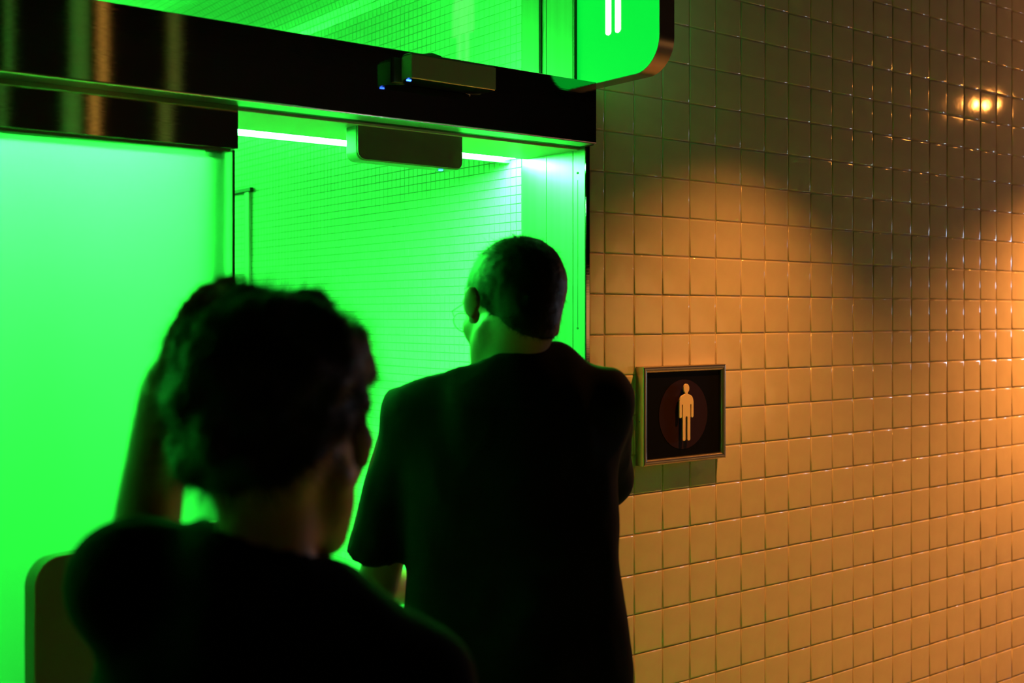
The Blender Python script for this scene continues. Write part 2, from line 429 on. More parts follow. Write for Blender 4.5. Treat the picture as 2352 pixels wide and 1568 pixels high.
# ------------------------------------------------------------------ sensors on the header
so = (1.51, -.1, 2.14)
sn = empty('door_sensor', so); tag(sn, 'grey motion sensor box with blue light on the front of the steel beam', 'sensor')
out = [(1.634, -.1012), (1.634, -.1685)]
ol = [(1.602, -.104), (1.616, -.112), (1.626, -.125), (1.631, -.140), (1.6315, -.158), (1.629, -.171), (1.398, -.171), (1.3955, -.158), (1.396, -.140), (1.401, -.125), (1.411, -.112), (1.425, -.104)]
prism('housing', ol, 'z', 2.1155, 2.166, M['plasticlight'], sn, org=so, bev=.0008, seg=2, smooth=True)
il = [(x + (1.5 - x) * .035, -.104 + (y + .104) * .93) for x, y in ol]
prism('glint_trim', [(x + (1.5 - x) * .006, -.103 + (y + .103) * .985) for x, y in ol], 'z', 2.1138, 2.1162, M['edge'], sn, org=so, bev=.0009, seg=1)  # metal strip added to catch a warm glint under the housing
prism('lower_cover', il, 'z', 2.1125, 2.1153, M['black'], sn, org=so)
prism('top_cover', [(x + (1.5 - x) * .02, -.1018 + (y + .1018) * .95) for x, y in ol], 'z', 2.1662, 2.1712, M['plastic'], sn, org=so, bev=.0025, seg=3, smooth=True)
box('base_plate', (1.392, -.108, 2.1145), (1.634, -.1001, 2.1695), M['plastic'], sn, .001, org=so)
box('indicator_light', (1.395, -.158, 2.1095), (1.405, -.154, 2.1124), M['blue'], sn, org=so)
tube('cable', [(1.515, -.125, 2.170), (1.513, -.112, 2.184), (1.505, -.092, 2.193), (1.49, -.07, 2.192)], .0045, M['dark'], sn, org=so)

lo_ = (1.53, .05, 1.99)
s2 = empty('safety_sensor', lo_); tag(s2, 'dark rounded sensor box hanging under the beam in front of the light strip', 'sensor')
x0, x1, zb, zt = 1.379, 1.680, 1.9525, 2.034
rr = .017
fo = [(x0, zt)] + arc(x0 + .02, zb + .022, .020, 180, 270, 7) + arc(x1 - rr, zb + rr, rr, 270, 352, 7) + [(x1, zt)]
prism('housing', fo, 'y', .034, .083, M['plastic'], s2, org=lo_, bev=.004, seg=3, smooth=True)
fi = [(a + (1.53 - a) * .012, b + (2.034 - b) * .03) for a, b in fo]
prism('front_cover', fi, 'y', .0305, .0338, M['plastic'], s2, org=lo_, bev=.001, seg=2, smooth=True)
box('indicator_light', (1.624, .050, 1.9495), (1.633, .056, 1.9523), M['blue'], s2, org=lo_)

# ------------------------------------------------------------------ pictogram outline (person), unit: height 1, centred in x, feet at 0
def figure_outline():
    half = [(0, 800), (5, 803), (9, 812), (9, 1008), (12, 1016), (22, 1021), (32, 1016), (36, 1008), (36, 700), (38, 692), (42, 692), (45, 700),
            (45, 802), (49, 811), (56, 814), (63, 811), (67, 802), (67, 672), (64, 648), (56, 626), (42, 611), (24, 603), (13, 598), (13, 588)]
    head = [(27 * math.cos(R(a)), 548 - 42 * math.sin(R(a))) for a in range(-55, 91, 12)]
    half += head[:-1] + [(0, 506)]
    pts = [(x * 1.36, 1021 - y) for x, y in half]
    full = pts + [(-x, y) for x, y in reversed(pts[1:-1])]
    return [(x / 515, y / 515) for x, y in full]
FIG = figure_outline()

# ------------------------------------------------------------------ lit blade sign
bs = (2.05, -.15, 2.5)
sg = empty('blade_sign', bs); tag(sg, 'green lit projecting sign with white standing figure and rounded steel rim', 'sign')
YB, YF, ZB, ZT, RC = -.004, -.309, 2.192, 2.84, .085
oln = [(YB, ZB)] + [(YF + RC, ZB)] + arc(YF + RC, ZB + RC, RC, 270, 180, 12)[1:] + arc(YF + RC, ZT - RC, RC, 180, 90, 12) + [(YB, ZT)]
inn = [(YB - .0, ZB + .002)] + arc(YF + RC, ZB + RC, RC - .002, 270, 180, 12) + arc(YF + RC, ZT - RC, RC - .002, 180, 90, 12) + [(YB, ZT - .002)]
# rim: a strip bent round the edge
bm = bmesh.new(); n = len(oln)
ra = [[bm.verts.new((x - bs[0], p[0] - bs[1], p[1] - bs[2])) for p in q] for x, q in ((2.0235, oln), (2.0745, oln))]
inner2 = [(YB, ZB + .0015)] + [(YF + RC, ZB + .0015)] + arc(YF + RC, ZB + RC, RC - .0015, 270, 180, 12)[1:] + arc(YF + RC, ZT - RC, RC - .0015, 180, 90, 12) + [(YB, ZT - .0015)]
rb = [[bm.verts.new((x - bs[0], p[0] - bs[1], p[1] - bs[2])) for p in q] for x, q in ((2.0235, inner2), (2.0745, inner2))]
for i in range(n - 1):
    bm.faces.new((ra[0][i], ra[0][i + 1], ra[1][i + 1], ra[1][i])); bm.faces.new((rb[0][i], rb[0][i + 1], rb[1][i + 1], rb[1][i]))
    bm.faces.new((ra[0][i], ra[0][i + 1], rb[0][i + 1], rb[0][i])); bm.faces.new((ra[1][i], ra[1][i + 1], rb[1][i + 1], rb[1][i]))
rim = bmobj('rim', bm, M['steelrim'], sg); shade_auto(rim, 40)
prism('sign_face', inn, 'x', 2.0245, 2.027, M['signface'], sg, org=bs)
prism('sign_face', inn, 'x', 2.071, 2.0735, M['signface'], sg, org=bs)
box('mounting_plate', (2.016, -.0035, 2.19), (2.082, -.0008, 2.84), M['dark'], sg, org=bs)
hf = .30
for x0, x1 in ((2.0232, 2.0243), (2.0737, 2.0748)):
    prism('standing_figure', [(-.1435 + px_ * hf, 2.307 + pz * hf) for px_, pz in FIG], 'x', x0, x1, M['signwhite'], sg, org=bs)

# ------------------------------------------------------------------ framed restroom sign
fs_ = (2.4085, 0, 1.316)
fx0, fx1, fz0, fz1, fd = 2.242, 2.575, 1.180, 1.452, -.030
fsn = empty('framed_restroom_sign', fs_); tag(fsn, 'small square black wall sign with ochre standing figure in an aluminium frame', 'sign')
wbar = .017
def bar(p0, p1, vertical):
    """half-round frame bar with mitred ends"""
    bm = bmesh.new()
    prof = [(0, 0.), (0, -.0285), (.0016, -.030), (.008, -.0312), (.0145, -.029), (wbar, -.0245), (wbar, -.006)]
    rings = []
    for (cx, cz, sx, sz) in (p0, p1):
        rings.append([bm.verts.new((cx + sx * d - fs_[0], y - .0006, cz + sz * d - fs_[2])) for d, y in prof])
    for i in range(len(prof) - 1): bm.faces.new((rings[0][i], rings[0][i + 1], rings[1][i + 1], rings[1][i]))
    o = bmobj('frame_bar', bm, M['frame'], fsn); shade_auto(o, 50); return o
bar((fx0, fz0, 1, 1), (fx1, fz0, -1, 1), 0); bar((fx1, fz0, -1, 1), (fx1, fz1, -1, -1), 1)
bar((fx1, fz1, -1, -1), (fx0, fz1, 1, -1), 0); bar((fx0, fz1, 1, -1), (fx0, fz0, 1, 1), 1)
box('sign_panel', (fx0 + .004, -.0215, fz0 + .004), (fx1 - .004, -.003, fz1 - .004), M['black'], fsn, org=fs_)
fcx, fcz = 2.4085, 1.318
prism('disc', arc(fcx - .001, fcz - .0035, .098, 0, 354, 59), 'y', -.0224, -.0216, M['disc'], fsn, org=fs_)
hg = .161
prism('standing_figure', [(fcx + px_ * hg, fcz - .078 + pz * hg) for px_, pz in FIG], 'y', -.0330, -.0285, M['ochre'], fsn, org=fs_, bev=.0006, seg=1)
prism('figure_mount', arc(fcx, fcz + .02, .007, 0, 330, 11), 'y', -.0284, -.0224, M['black'], fsn, org=fs_)
prism('screw', arc(-.015, 1.302, .0016, 0, 315, 7), 'x', fx0 - .0009, fx0 + .001, M['dark'], fsn, org=fs_)

# ------------------------------------------------------------------ grey upright panel in front of the frosted glass
ang = R(23.2)
pn = empty('upright_panel', (.5545, -.342, 0), ang); tag(pn, 'grey metal upright panel with rounded top corner in front of the frosted glass', 'panel')
H_ = 1.1925
oln = [(0, 0.012)] + arc(.045, H_ - .045, .045, 180, 90, 9) + arc(.47 - .045, H_ - .045, .045, 90, 0, 9) + [(.47, .012)]
prism('face_plate', [(.0006 + x * .9975, .0 + z * .9995) for x, z in oln], 'y', -.0016, .0222, M['panel'], pn)
bm = bmesh.new(); q = [[bm.verts.new((x, y, z)) for x, z in oln] for y in (-.0018, .0225)]
q2 = [[bm.verts.new((x + (.235 - x) * .008, y, z - .002)) for x, z in oln] for y in (-.0018, .0225)]
for i in range(len(oln) - 1):
    bm.faces.new((q[0][i], q[0][i + 1], q[1][i + 1], q[1][i])); bm.faces.new((q[0][i], q[0][i + 1], q2[0][i + 1], q2[0][i])); bm.faces.new((q[1][i], q[1][i + 1], q2[1][i + 1], q2[1][i]))
eb = bmobj('edge_band', bm, M['paneledge'], pn); shade_auto(eb, 40)
box('base_plate', (-.03, -.10, 0), (.50, .12, .012), M['panel'], pn, .002)

# ------------------------------------------------------------------ lamps on the far side of the passage (seen mirrored in the beam)
def column(name, x0, x1, m, label):
    o = empty(name, ((x0 + x1) / 2, -4.02, 0)); tag(o, label, 'light')
    box('housing', (x0 - .02, -4.06, 0), (x1 + .02, -4.005, 3.69), M['dark'], o, org=((x0 + x1) / 2, -4.02, 0))
    box('diffuser', (x0, -4.004, .1), (x1, -3.99, 3.6), m, o, org=((x0 + x1) / 2, -4.02, 0))
column('light_column', 2.045, 2.078, M['warmstrip'], 'slim amber light column across the passage')
column('light_column', 1.90, 1.985, M['dimgreen'], 'dim green light column across the passage, beside the amber one')
column('light_column', 1.58, 1.61, M['dimgreen'], 'narrow dim green light column across the passage, apart from the wider one')
column('light_column', 2.42, 2.475, M['dimolive'], 'dim olive light column across the passage')

# ------------------------------------------------------------------ people: smooth solids grown into one surface
class Field:
    def __init__(s, lo, hi, h):
        s.o = np.array(lo, float); s.h = h
        n = np.ceil((np.array(hi) - s.o) / h).astype(int) + 1
        s.n = n; s.F = np.full(n, 9.0, np.float32)
        s.ax = [s.o[i] + h * np.arange(n[i]) for i in range(3)]
    def _sub(s, lo, hi):
        sl = []
        for i in range(3):
            a = int(max(0, math.floor((lo[i] - s.o[i]) / s.h))); b = int(min(s.n[i], math.ceil((hi[i] - s.o[i]) / s.h) + 1))
            sl.append(slice(a, max(a, b)))
        g = np.meshgrid(*[s.ax[i][sl[i]] for i in range(3)], indexing='ij')
        return tuple(sl), np.stack(g, -1)
    def put(s, lo, hi, fn, k=.01, op='u'):
        pad = k + 4 * s.h
        sl, P = s._sub(np.array(lo) - pad, np.array(hi) + pad)
        if P.size == 0: return
        d = fn(P).astype(np.float32); a = s.F[sl]
        if op == 'u':
            m = np.clip(.5 + .5 * (a - d) / k, 0, 1) if k else (d < a) * 1.0
            s.F[sl] = a * (1 - m) + d * m - k * m * (1 - m)
        else:                                                   # subtract
            m = np.clip(.5 - .5 * (a + d) / k, 0, 1)
            s.F[sl] = a * (1 - m) - d * m + k * m * (1 - m)
    def ell(s, c, r, k=.01, rot=None, op='u'):
        c = np.array(c, float); r = np.array(r, float); Rm = np.array(rot) if rot is not None else None
        def fn(P):
            q = P - c
            if Rm is not None: q = q @ Rm
            k0 = np.sqrt(((q / r) ** 2).sum(-1)); k1 = np.sqrt(((q / r ** 2) ** 2).sum(-1)) + 1e-9
            return k0 * (k0 - 1) / k1
        m = r.max(); s.put(c - m, c + m, fn, k, op)
    def cap(s, a, b, ra, rb, k=.01, flat=None, op='u', clip=None):
        a = np.array(a, float); b = np.array(b, float); ab = b - a; L = (ab ** 2).sum() + 1e-12
        def fn(P):
            t = np.clip(((P - a) @ ab) / L, 0, 1)
            q = P - a - t[..., None] * ab
            if flat is not None:
                ax, f = flat; q = q + (q @ np.array(ax))[..., None] * np.array(ax) * (f - 1)
            d = np.sqrt((q ** 2).sum(-1)) - (ra + (rb - ra) * t)
            if clip is not None:
                p0, nn = clip; d = np.maximum(d, (P - np.array(p0)) @ np.array(nn))
            return d
        m = max(ra, rb) * (1 if flat is None else max(1, 1 / flat[1]))
        s.put(np.minimum(a, b) - m, np.maximum(a, b) + m, fn, k, op)
    def cut(s, p0, nrm):
        g = np.meshgrid(*s.ax, indexing='ij'); P = np.stack(g, -1)
        s.F = np.maximum(s.F, ((P - np.array(p0)) @ np.array(nrm)).astype(np.float32))
    def mesh(s, name, m, parent=None, disp=None, smooth=1):
        F = s.F; S = F < 0; nx, ny, nz = F.shape
        cnt = np.zeros((nx - 1, ny - 1, nz - 1), np.int8)
        for dx in (0, 1):
            for dy in (0, 1):
                for dz in (0, 1): cnt += S[dx:nx - 1 + dx, dy:ny - 1 + dy, dz:nz - 1 + dz]
        act = (cnt > 0) & (cnt < 8); idx = -np.ones(act.shape, np.int64); C = np.argwhere(act); idx[act] = np.arange(len(C))
        acc = np.zeros((len(C), 3)); num = np.zeros(len(C))
        co = [(0, 0, 0), (1, 0, 0), (0, 1, 0), (1, 1, 0), (0, 0, 1), (1, 0, 1), (0, 1, 1), (1, 1, 1)]
        for i in range(8):
            for j in range(i + 1, 8):
                if sum(abs(co[i][q] - co[j][q]) for q in range(3)) != 1: continue
                a = F[C[:, 0] + co[i][0], C[:, 1] + co[i][1], C[:, 2] + co[i][2]]; b = F[C[:, 0] + co[j][0], C[:, 1] + co[j][1], C[:, 2] + co[j][2]]
                x = (a < 0) != (b < 0); t = np.where(x, a / np.where(x, a - b, 1), 0)
                p = np.array(co[i]) + t[:, None] * (np.array(co[j]) - np.array(co[i]))
                acc += p * x[:, None]; num += x
        V = s.o + s.h * (C + acc / num[:, None])
        Q = []
        for axis in range(3):
            sh = [slice(1, -1)] * 3; sh[axis] = slice(0, F.shape[axis] - 1); sh2 = list(sh); sh2[axis] = slice(1, F.shape[axis])
            A = S[tuple(sh)]; B = S[tuple(sh2)]; E = np.argwhere(A != B)
            up = A[tuple(E.T)]
            base = E.copy(); o1, o2 = [q for q in range(3) if q != axis]
            base[:, o1] += 1; base[:, o2] += 1
            def g(d1, d2):
                c = base.copy(); c[:, o1] += d1; c[:, o2] += d2; return idx[c[:, 0], c[:, 1], c[:, 2]]
            q = np.stack([g(-1, -1), g(0, -1), g(0, 0), g(-1, 0)], 1)
            flip = up if axis != 1 else ~up
            q[~flip] = q[~flip][:, ::-1]
            Q.append(q)
        Q = np.concatenate(Q)
        me = bpy.data.meshes.new(name); me.from_pydata(V.tolist(), [], Q.tolist()); me.update()
        bm = bmesh.new(); bm.from_mesh(me)
        for _ in range(smooth): bmesh.ops.smooth_vert(bm, verts=bm.verts, factor=.5, use_axis_x=True, use_axis_y=True, use_axis_z=True)
        bmesh.ops.recalc_face_normals(bm, faces=bm.faces)
        if disp:
            bm.normal_update()
            nc = [(v, v.co + v.normal * disp(v.co)) for v in bm.verts]
            for v, c in nc: v.co = c
        bm.to_mesh(me); bm.free()
        return link(name, me, m, parent, True)
def rotz(a): c, s_ = math.cos(a), math.sin(a); return np.array([[c, -s_, 0], [s_, c, 0], [0, 0, 1]])
def rotx(a): c, s_ = math.cos(a), math.sin(a); return np.array([[1, 0, 0], [0, c, -s_], [0, s_, c]])
def roty(a): c, s_ = math.cos(a), math.sin(a); return np.array([[c, 0, s_], [0, 1, 0], [-s_, 0, c]])
class HeadFrame:
    """head coordinates (x right, y towards the face, z up, origin between the ears) placed in the figure"""
    def __init__(s, c, yaw, pitch, roll, sc): s.c = np.array(c, float); s.M = rotz(yaw) @ roty(roll) @ rotx(pitch); s.s = sc
    def __call__(s, p): return s.c + s.M @ (np.array(p, float) * s.s)
def head(Fd, H, ears=True, ex=0):
    S = H.s
    E = lambda c, r, k=.012, op='u', rot=None: Fd.ell(H(c), np.array(r) * S, k, H.M if rot is None else H.M @ rot, op)
    K = lambda a, b, ra, rb, k=.012: Fd.cap(H(a), H(b), ra * S, rb * S, k)
    E((0, -.012, .035), (.073, .094, .082)); E((0, -.045, -.02), (.060, .052, .055), .02)
    E((0, .030, -.035), (.057, .060, .075), .02)
    for sx in (-1, 1):
        K((sx * .050, .000, -.045), (sx * .020, .066, -.092), .019, .018, .02)
        E((sx * .036, .058, -.022), (.024, .026, .026), .015)
    E((0, .070, -.094), (.023, .021, .021), .015)
    E((0, .078, .026), (.048, .018, .013), .012)
    for sx in (-1, 1): E((sx * .031, .100, .004), (.017, .016, .013), .008, 'd')
    for sx in (-1, 1): E((sx * .031, .081, .003), (.0125, .0125, .0125), .002)
    K((0, .088, .014), (0, .108, -.026), .006, .0095, .010); E((-.012, .098, -.030), (.007, .008, .006), .006); E((.012, .098, -.030), (.007, .008, .006), .006)
    E((0, .090, -.052), (.023, .010, .006), .005); E((0, .089, -.062), (.020, .010, .006), .005)
    if ears:
        for sx in (-1, 1):
            rt = rotz(sx * -.45) @ rotx(-.12)
            E((sx * (.083 + ex), -.010, -.004), (.007, .018, .024 + ex), .006, 'u', rt); E((sx * .079, -.004, -.026), (.006, .012, .016), .006, 'u', rt)
            E((sx * .088, .000, .004), (.006, .010, .014), .004, 'd', rt)
def hand(Fd, w, d, nrm, L=.18, curl=.5, side=1, splay=.12):
    """w wrist point, d direction of the fingers, nrm the palm's inner side; side: which way the thumb leaves"""
    d = np.array(d, float); d /= np.linalg.norm(d); nrm = np.array(nrm, float); nrm -= d * nrm.dot(d); nrm /= np.linalg.norm(nrm)
    x = np.cross(d, nrm) * side; w = np.array(w, float); u = L / .18
    for i in range(4):
        off = (i - 1.5) * .019 * u
        Fd.cap(w + d * .012 * u + x * off * .55, w + d * .085 * u + x * off, .013 * u, .0105 * u, .008)
        p = w + d * .088 * u + x * off; a = curl * .35; fl = [.92, 1, .94, .76][i] * u
        for seg, r0, r1 in ((.040, .0088, .0082), (.026, .0080, .0074), (.020, .0073, .0062)):
            dd = d * math.cos(a) + nrm * math.sin(a) + x * off * splay * 18; dd /= np.linalg.norm(dd)
            q = p + dd * seg * fl; Fd.cap(p, q, r0 * u, r1 * u, .003); p = q; a += curl
    p = w + d * .022 * u - x * .026 * u
    for seg, r0, r1, t in ((.042, .014, .011, .75), (.032, .0105, .0095, .5), (.024, .0092, .0072, .3)):
        dd = d * (1 - t * .5) - x * t + nrm * .35; dd /= np.linalg.norm(dd); q = p + dd * seg * u; Fd.cap(p, q, r0 * u, r1 * u, .004); p = q
class Fig:
    """figure coordinates: x to the right of the view, y along it, z up; base on the floor"""
    def __init__(s, u, t):
        s.t = t; s.x = (u - U0) / F * t
        p = CAM + OPT * t + RGT * s.x; s.base = Vector((p.x, p.y, 0)); s.rz = YAW - R(90)
    def at(s, u, v, dy=0.0):
        t = s.t + dy; return np.array([(u - U0) / F * t - s.x, dy, CZ + (V0 - v) / F * t])
def shoes_legs(Fd, hipz, hx, feet, dy, rt=.085, rk=.055, ra=.038):
    for sx, (fx, fy) in zip((-1, 1), feet):
        hip = (sx * hx, dy, hipz); kn = (sx * hx * .6 + fx * .5, dy + fy * .5 + .02, hipz * .54); an = (fx, fy, .09)
        Fd.cap(hip, kn, rt, rk, .04); Fd.cap(kn, an, rk * .98, ra, .03)
def fold(freq, amp, seed, zs=.6):
    def f(c):
        p = Vector((c.x * freq + seed, c.y * freq, c.z * freq * zs)); return amp * noise.noise(p) + amp * .5 * noise.noise(p * 2.3)
    return f
def strands(name, roots, normals, flow, length, width, m, parent, jitter=.35, lift=.35, seed=1, curl=0):
    rg = random.Random(seed); V, Fc = [], []
    for p, n in zip(roots, normals):
        fl = Vector(flow(p)); fl = (fl - n * fl.dot(n))
        if fl.length < 1e-4: fl = n.orthogonal()
        fl.normalize()
        j = Vector((rg.gauss(0, jitter), rg.gauss(0, jitter), rg.gauss(0, jitter)))
        d = (fl + j + n * lift).normalized(); L = length * rg.uniform(.5, 1.25); sd = d.cross(n).normalized() * width
        b = len(V); pos = p.copy(); K = 4
        for q in range(K + 1):
            wd = sd * (1 - q / K * .9); V.append(tuple(pos - wd)); V.append(tuple(pos + wd))
            if q < K: Fc.append((b + 2 * q, b + 2 * q + 1, b + 2 * q + 3, b + 2 * q + 2))
            cv = Vector((rg.gauss(0, 1), rg.gauss(0, 1), rg.gauss(0, 1))) * curl
            d = (d + cv - n * lift * .25 * (1 if not curl else .4)).normalized(); pos = pos + d * (L / K)
    me = bpy.data.meshes.new(name); me.from_pydata(V, [], Fc); return tag(link(name, me, m, parent, True), kind='stuff')
def sample(o, n, seed, cond=None):
    rg = random.Random(seed); me = o.data; ps = list(me.polygons); out, nn = [], []
    while len(out) < n:
        f = rg.choice(ps)
        if cond and not cond(f.center): continue
        vs = [me.vertices[i].co for i in f.vertices]; a, b = rg.random(), rg.random()
        out.append(vs[0].lerp(vs[1], a).lerp(vs[-1].lerp(vs[min(2, len(vs) - 1)], a), b)); nn.append(f.normal.copy())
    return out, nn

# ---- person in the doorway: short black hair, glasses, black shirt
A = Fig(1170, 2.25)
at = A.at
HA = HeadFrame(at(1175, 714, .0), R(32), R(-15), R(11), 1.10)
Fd = Field((-.36, -.25, 0), (.36, .52, 1.78), .0085)
neck0 = HA((0, -.025, -.05)); neckb = at(1180, 860, -.02)
Fd.cap(neck0, neckb, .056, .060, .03)
# trunk
Fd.ell(at(1172, 1010, 0), (.175, .100, .15), .03); Fd.ell(at(1172, 1200, .0), (.165, .105, .20), .06); Fd.ell(at(1176, 1480, 0), (.170, .115, .16), .06)
for sx, u, v in ((-1, 940, 965), (1, 1385, 945)):
    Fd.cap(neckb + np.array((0, 0, -.085)), at(u, v + 22, -.0), .036, .040, .015)
shL, elL, wrL = at(948, 955, 0), at(868, 1345, .06), at(1010, 1350, .30)
shR, elR, wrR = at(1382, 925, .01), at(1386, 1080, .20), at(1290, 1130, .42)
Fd.cap(shL, elL, .052, .040, .02); Fd.cap(elL, wrL, .040, .027, .015)
Fd.cap(shR, elR, .052, .040, .02); Fd.cap(elR, wrR, .040, .027, .015)
shoes_legs(Fd, .90, .09, ((-.12, .02), (.11, -.02)), 0)
for fx, fy in ((-.12, .02), (.11, -.02)): Fd.cap((fx, fy - .03, .05), (fx * 1.15, fy + .15, .035), .036, .030, .02)
def carve_head(o): return o
# the head is grown in the same field at a finer pitch, then both are merged in one mesh
def person_mesh(name, Fb, Fh, m, split, base):
    """body below the cut plane from the coarse field, head above from the fine one, welded into one object"""
    b = Fb.mesh(name, m); h = Fh.mesh('head_tmp', m)
    bm = bmesh.new(); bm.from_mesh(b.data); bm.from_mesh(h.data)
    old = b.data; me = bpy.data.meshes.new(name); bm.to_mesh(me); bm.free(); me.materials.append(m)
    b.data = me; bpy.data.objects.remove(h); bpy.data.meshes.remove(old)
    me.polygons.foreach_set('use_smooth', [True] * len(me.polygons))
    b.location = base.base; b.rotation_euler = (0, 0, base.rz)
    return b
hand(Fd, wrL, (.7, .55, .05), (.1, 0, -1), curl=.35, side=1)
hand(Fd, wrR, (-.6, .6, .05), (-.1, 0, -1), curl=.35, side=-1)
Fh = Field(HA.c - np.array([.16, .17, .22]), HA.c + np.array([.16, .17, .17]), .0042)
head(Fh, HA, ex=.006); Fh.cap(neck0, neckb, .055, .060, .03)
man = person_mesh('person', Fd, Fh, M['skin_a'], None, A)
tag(man, 'person in glasses and black t-shirt with short black hair, standing at the open doorway', 'person')
# hair
Fx = Field(HA.c - np.array([.15, .15, .16]), HA.c + np.array([.15, .15, .19]), .0045)
S = HA.s
Fx.ell(HA((0, -.014, .038)), np.array((.0815, .1035, .092)) * S, .01, HA.M); Fx.ell(HA((0, -.047, -.022)), np.array((.060, .058, .064)) * S, .02, HA.M)
Fx.cut(HA((0, 0, .000)), HA.M @ np.array((0, .66, -.75)))
def lump(fr, am, sd):
    def f(c): return am * noise.noise(Vector((c.x * fr + sd, c.y * fr, c.z * fr)))
    return f
hairA = Fx.mesh('hair', M['hair'], man, disp=lump(60, .0012, 3))
HAi = Vector(HA((0, .02, .12)))
ps_, ns_ = sample(hairA, 5200, 5)
def flowA(p):
    q = (p - Vector(HA((0, -.02, .115)))); q.z -= .05; return q
strands('hair_strands', ps_, ns_, flowA, .016, .00045, M['hair'], man, .35, .55, 2)
# a few longer tufts standing up at the crown, left of centre
ps2, ns2 = sample(hairA, 420, 9, lambda c: c.z > HA.c[2] + .105 and c.x < HA.c[0] + .03)
strands('hair_strands', ps2, ns2, lambda p: (-1, .2, .2), .024, .0005, M['hair'], man, .4, .7, 4)
# glasses
gl = empty('glasses', (0, 0, 0)); gl.parent = man
def Hp(p): return tuple(HA(p))
for sx in (-1, 1):
    pts = [Hp((sx * .034 + .024 * math.cos(a), .1085 - abs(sx * .034 + .024 * math.cos(a)) * .12, -.001 + .018 * math.sin(a))) for a in [2 * math.pi * k / 18 for k in range(19)]]
    tube('rim', pts, .0011, M['metalthin'], gl, 6)
    bm = bmesh.new(); vs = [bm.verts.new(p) for p in pts[:-1]]; bm.faces.new(vs)
    ex = bmesh.ops.extrude_face_region(bm, geom=bm.faces[:]); dv = Vector(HA.M @ np.array((0, .0015, 0)))
    for g_ in ex['geom']:
        if isinstance(g_, bmesh.types.BMVert): g_.co += dv
    bmobj('lens', bm, M['glass'], gl)
    tube('temple', [Hp((sx * .058, .101, .006)), Hp((sx * .071, .085, .008)), Hp((sx * .079, .02, .008)), Hp((sx * .080, -.008, .004)), Hp((sx * .078, -.02, -.012))], .0012, M['metalthin'], gl, 6)
tube('bridge', [Hp((-.010, .1075, .004)), Hp((0, .111, .007)), Hp((.010, .1075, .004))], .0011, M['metalthin'], gl, 6)
# t-shirt
Fs = Field((-.33, -.24, .60), (.33, .30, 1.56), .0075)
Fs.ell(at(1172, 985, 0), (.205, .118, .185), .05); Fs.ell(at(1172, 1200, .0), (.186, .118, .22), .06); Fs.ell(at(1180, 1520, 0), (.210, .128, .24), .06)
Fs.cap(at(1000, 1000, 0), at(1010, 1560, 0), .062, .062, .05); Fs.cap(at(1340, 1000, 0), at(1362, 1560, 0), .055, .066, .05)
Fs.cap(at(1178, 866, -.015), at(950, 942, 0), .064, .056, .035); Fs.cap(at(1178, 862, -.015), at(1382, 908, 0), .062, .055, .035)
Fs.cap(at(1176, 838, -.02), at(1180, 880, -.01), .072, .088, .02)
Fs.cap(shL, at(864, 1272, .045), .059, .056, .03, clip=(at(862, 1272, .045), (shL - elL) / -np.linalg.norm(shL - elL)))
dR = (elR - shR) / np.linalg.norm(elR - shR)
Fs.cap(shR + np.array((-.005, 0, 0)), elR + np.array((-.004, -.03, -.015)), .064, .060, .03)
Fs.cut(at(1170, 1690, 0), (0, 0, -1))
# neck opening
nk = HA((0, -.02, -.08)); nk2 = np.array(neckb)
Fs.cut(at(1205, 793, -.06), np.array((-.27, .20, .94)))
shirt = Fs.mesh('t_shirt', M['shirt_a'], man, disp=fold(9, .012, 4, .45), smooth=2)
Ft = Field((-.28, -.22, .03), (.28, .25, 1.0), .010)
Ft.ell((0, 0, .90), (.175, .122, .12), .04); shoes_legs(Ft, .88, .09, ((-.12, .02), (.11, -.02)), 0, .098, .072, .058)
Ft.cut((0, 0, .06), (0, 0, -1)); Ft.mesh('trousers', M['trousers'], man, disp=fold(14, .006, 9))
for fx, fy in ((-.12, .02), (.11, -.02)):
    Fk = Field((fx - .12, fy - .15, -.02), (fx + .12, fy + .28, .16), .008)
    Fk.cap((fx, fy - .03, .055), (fx * 1.15, fy + .16, .036), .048, .040, .02); Fk.cap((fx, fy - .03, .06), (fx, fy, .10), .046, .050, .02); Fk.cut((0, 0, .002), (0, 0, -1))
    Fk.mesh('shoe', M['shoe'], man)

# ---- nearer person: curly dark hair, one hand on the head, black shirt
B = Fig(620, 1.13)
at = B.at
HB = HeadFrame(at(645, 995, .0), R(-11), R(-12), R(-6), 1.05)
Fd = Field((-.32, -.22, 0), (.30, .45, 1.66), .0085)
neck0 = HB((0, -.028, -.045)); neckb = at(602, 1300, -.03)
Fd.cap(neck0, neckb, .042, .047, .02)
for sx, u, v in ((-1, 300, 1360), (1, 930, 1560)):
    Fd.cap(neckb + np.array((0, 0, -.05)), at(u, v, 0), .040, .042, .04)
Fd.ell(at(600, 1700, 0), (.155, .095, .17), .05); Fd.ell((0, 0, 1.03), (.145, .095, .18), .06); Fd.ell((0, 0, .90), (.155, .11, .13), .06)
bsL, beL, bwL = at(298, 1350, .0), at(320, 1330, .235), at(380, 900, .06)
Fd.cap(bsL, beL, .046, .044, .02); Fd.cap(beL, bwL, .043, .027, .015)
bsR, beR, bwR = at(950, 1580, 0), at(1000, 2150, .05), at(840, 2150, .27)
Fd.cap(bsR, beR, .044, .036, .02); Fd.cap(beR, bwR, .035, .024, .015)
hand(Fd, bwR, (-.6, .7, .1), (0, 0, -1), L=.165, curl=.4, side=-1)
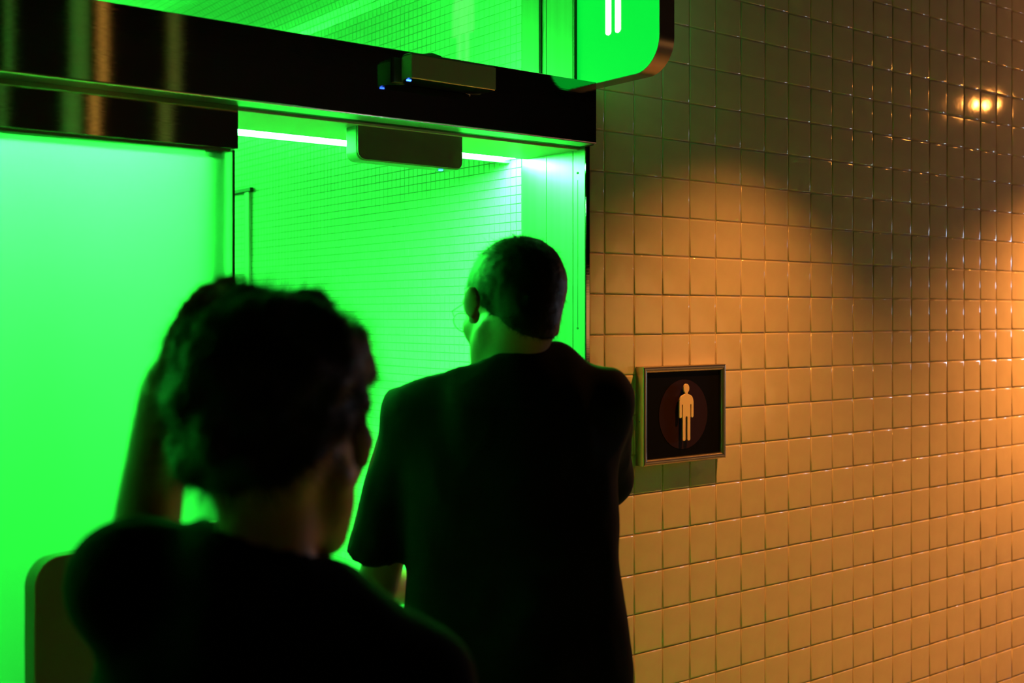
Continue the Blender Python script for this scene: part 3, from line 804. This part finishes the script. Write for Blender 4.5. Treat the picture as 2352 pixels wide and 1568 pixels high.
# raised hand lies over the top of the head
hd_ = at(575, 700, .0) - bwL
hand(Fd, bwL, at(470, 672, .02) - bwL, at(690, 900, 0) - bwL, L=.172, curl=.34, side=1, splay=.10)
shoes_legs(Fd, .84, .085, ((-.10, .0), (.10, .03)), 0, .078, .052, .036)
for fx, fy in ((-.10, .0), (.10, .03)): Fd.cap((fx, fy - .03, .05), (fx * 1.15, fy + .13, .035), .034, .028, .02)
Fh = Field(HB.c - np.array([.16, .17, .20]), HB.c + np.array([.16, .17, .17]), .0042)
head(Fh, HB); Fh.cap(neck0, neckb, .042, .047, .02)
boy = person_mesh('person', Fd, Fh, M['skin_b'], None, B)
tag(boy, 'nearest person, tousled dark hair and black top, one hand raised to the head', 'person')
Fx = Field(HB.c - np.array([.16, .16, .17]), HB.c + np.array([.16, .16, .19]), .0048)
S = HB.s
Fx.ell(HB((0, -.018, .040)), np.array((.093, .108, .092)) * S, .01, HB.M); Fx.ell(HB((0, -.045, -.022)), np.array((.078, .064, .062)) * S, .02, HB.M)
Fx.cut(HB((0, 0, .020)), HB.M @ np.array((0, .66, -.75)))
hairB = Fx.mesh('hair', M['hair'], boy, disp=lump(30, .014, 7))
ps_, ns_ = sample(hairB, 6500, 15)
strands('hair_strands', ps_, ns_, lambda p: p - Vector(HB((0, -.02, .12))), .026, .0006, M['hair'], boy, .7, .6, 12, curl=.25)
Fs = Field((-.33, -.22, .60), (.33, .30, 1.50), .0075)
Fs.ell(at(600, 1720, 0), (.180, .108, .185), .05); Fs.ell((0, 0, 1.03), (.165, .108, .22), .06); Fs.ell((0, 0, .86), (.172, .120, .18), .06)
Fs.cap(at(590, 1385, -.02), at(318, 1340, 0), .055, .056, .035); Fs.cap(at(600, 1405, -.02), at(935, 1562, 0), .056, .056, .035); Fs.cap(at(588, 1290, -.032), at(595, 1360, -.02), .060, .078, .04)
Fs.cap(bsL, (bsL * .45 + beL * .55), .058, .052, .03)
Fs.cap(bsR, (bsR * .4 + beR * .6), .058, .052, .03, clip=(bsR * .4 + beR * .6, (beR - bsR) / np.linalg.norm(beR - bsR)))
Fs.cut((0, 0, .74), (0, 0, -1))
Fs.cap(neck0, np.array(neckb) + np.array((0, .01, .01)), .048, .050, .004, op='d')
Fs.cut(at(590, 1235, -.09), np.array((.28, .25, .93)))
Fs.mesh('t_shirt', M['shirt_b'], boy, disp=fold(8, .010, 14, .5), smooth=2)
Ft = Field((-.28, -.22, .03), (.28, .25, 1.0), .010)
Ft.ell((0, 0, .86), (.160, .112, .12), .04); shoes_legs(Ft, .82, .085, ((-.10, .0), (.10, .03)), 0, .090, .068, .055)
Ft.cut((0, 0, .06), (0, 0, -1)); Ft.mesh('trousers', M['trousers'], boy, disp=fold(14, .006, 9))
for fx, fy in ((-.10, .0), (.10, .03)):
    Fk = Field((fx - .12, fy - .15, -.02), (fx + .12, fy + .28, .16), .008)
    Fk.cap((fx, fy - .03, .055), (fx * 1.15, fy + .14, .036), .046, .038, .02); Fk.cap((fx, fy - .03, .06), (fx, fy, .10), .044, .048, .02); Fk.cut((0, 0, .002), (0, 0, -1))
    Fk.mesh('shoe', M['shoe'], boy)
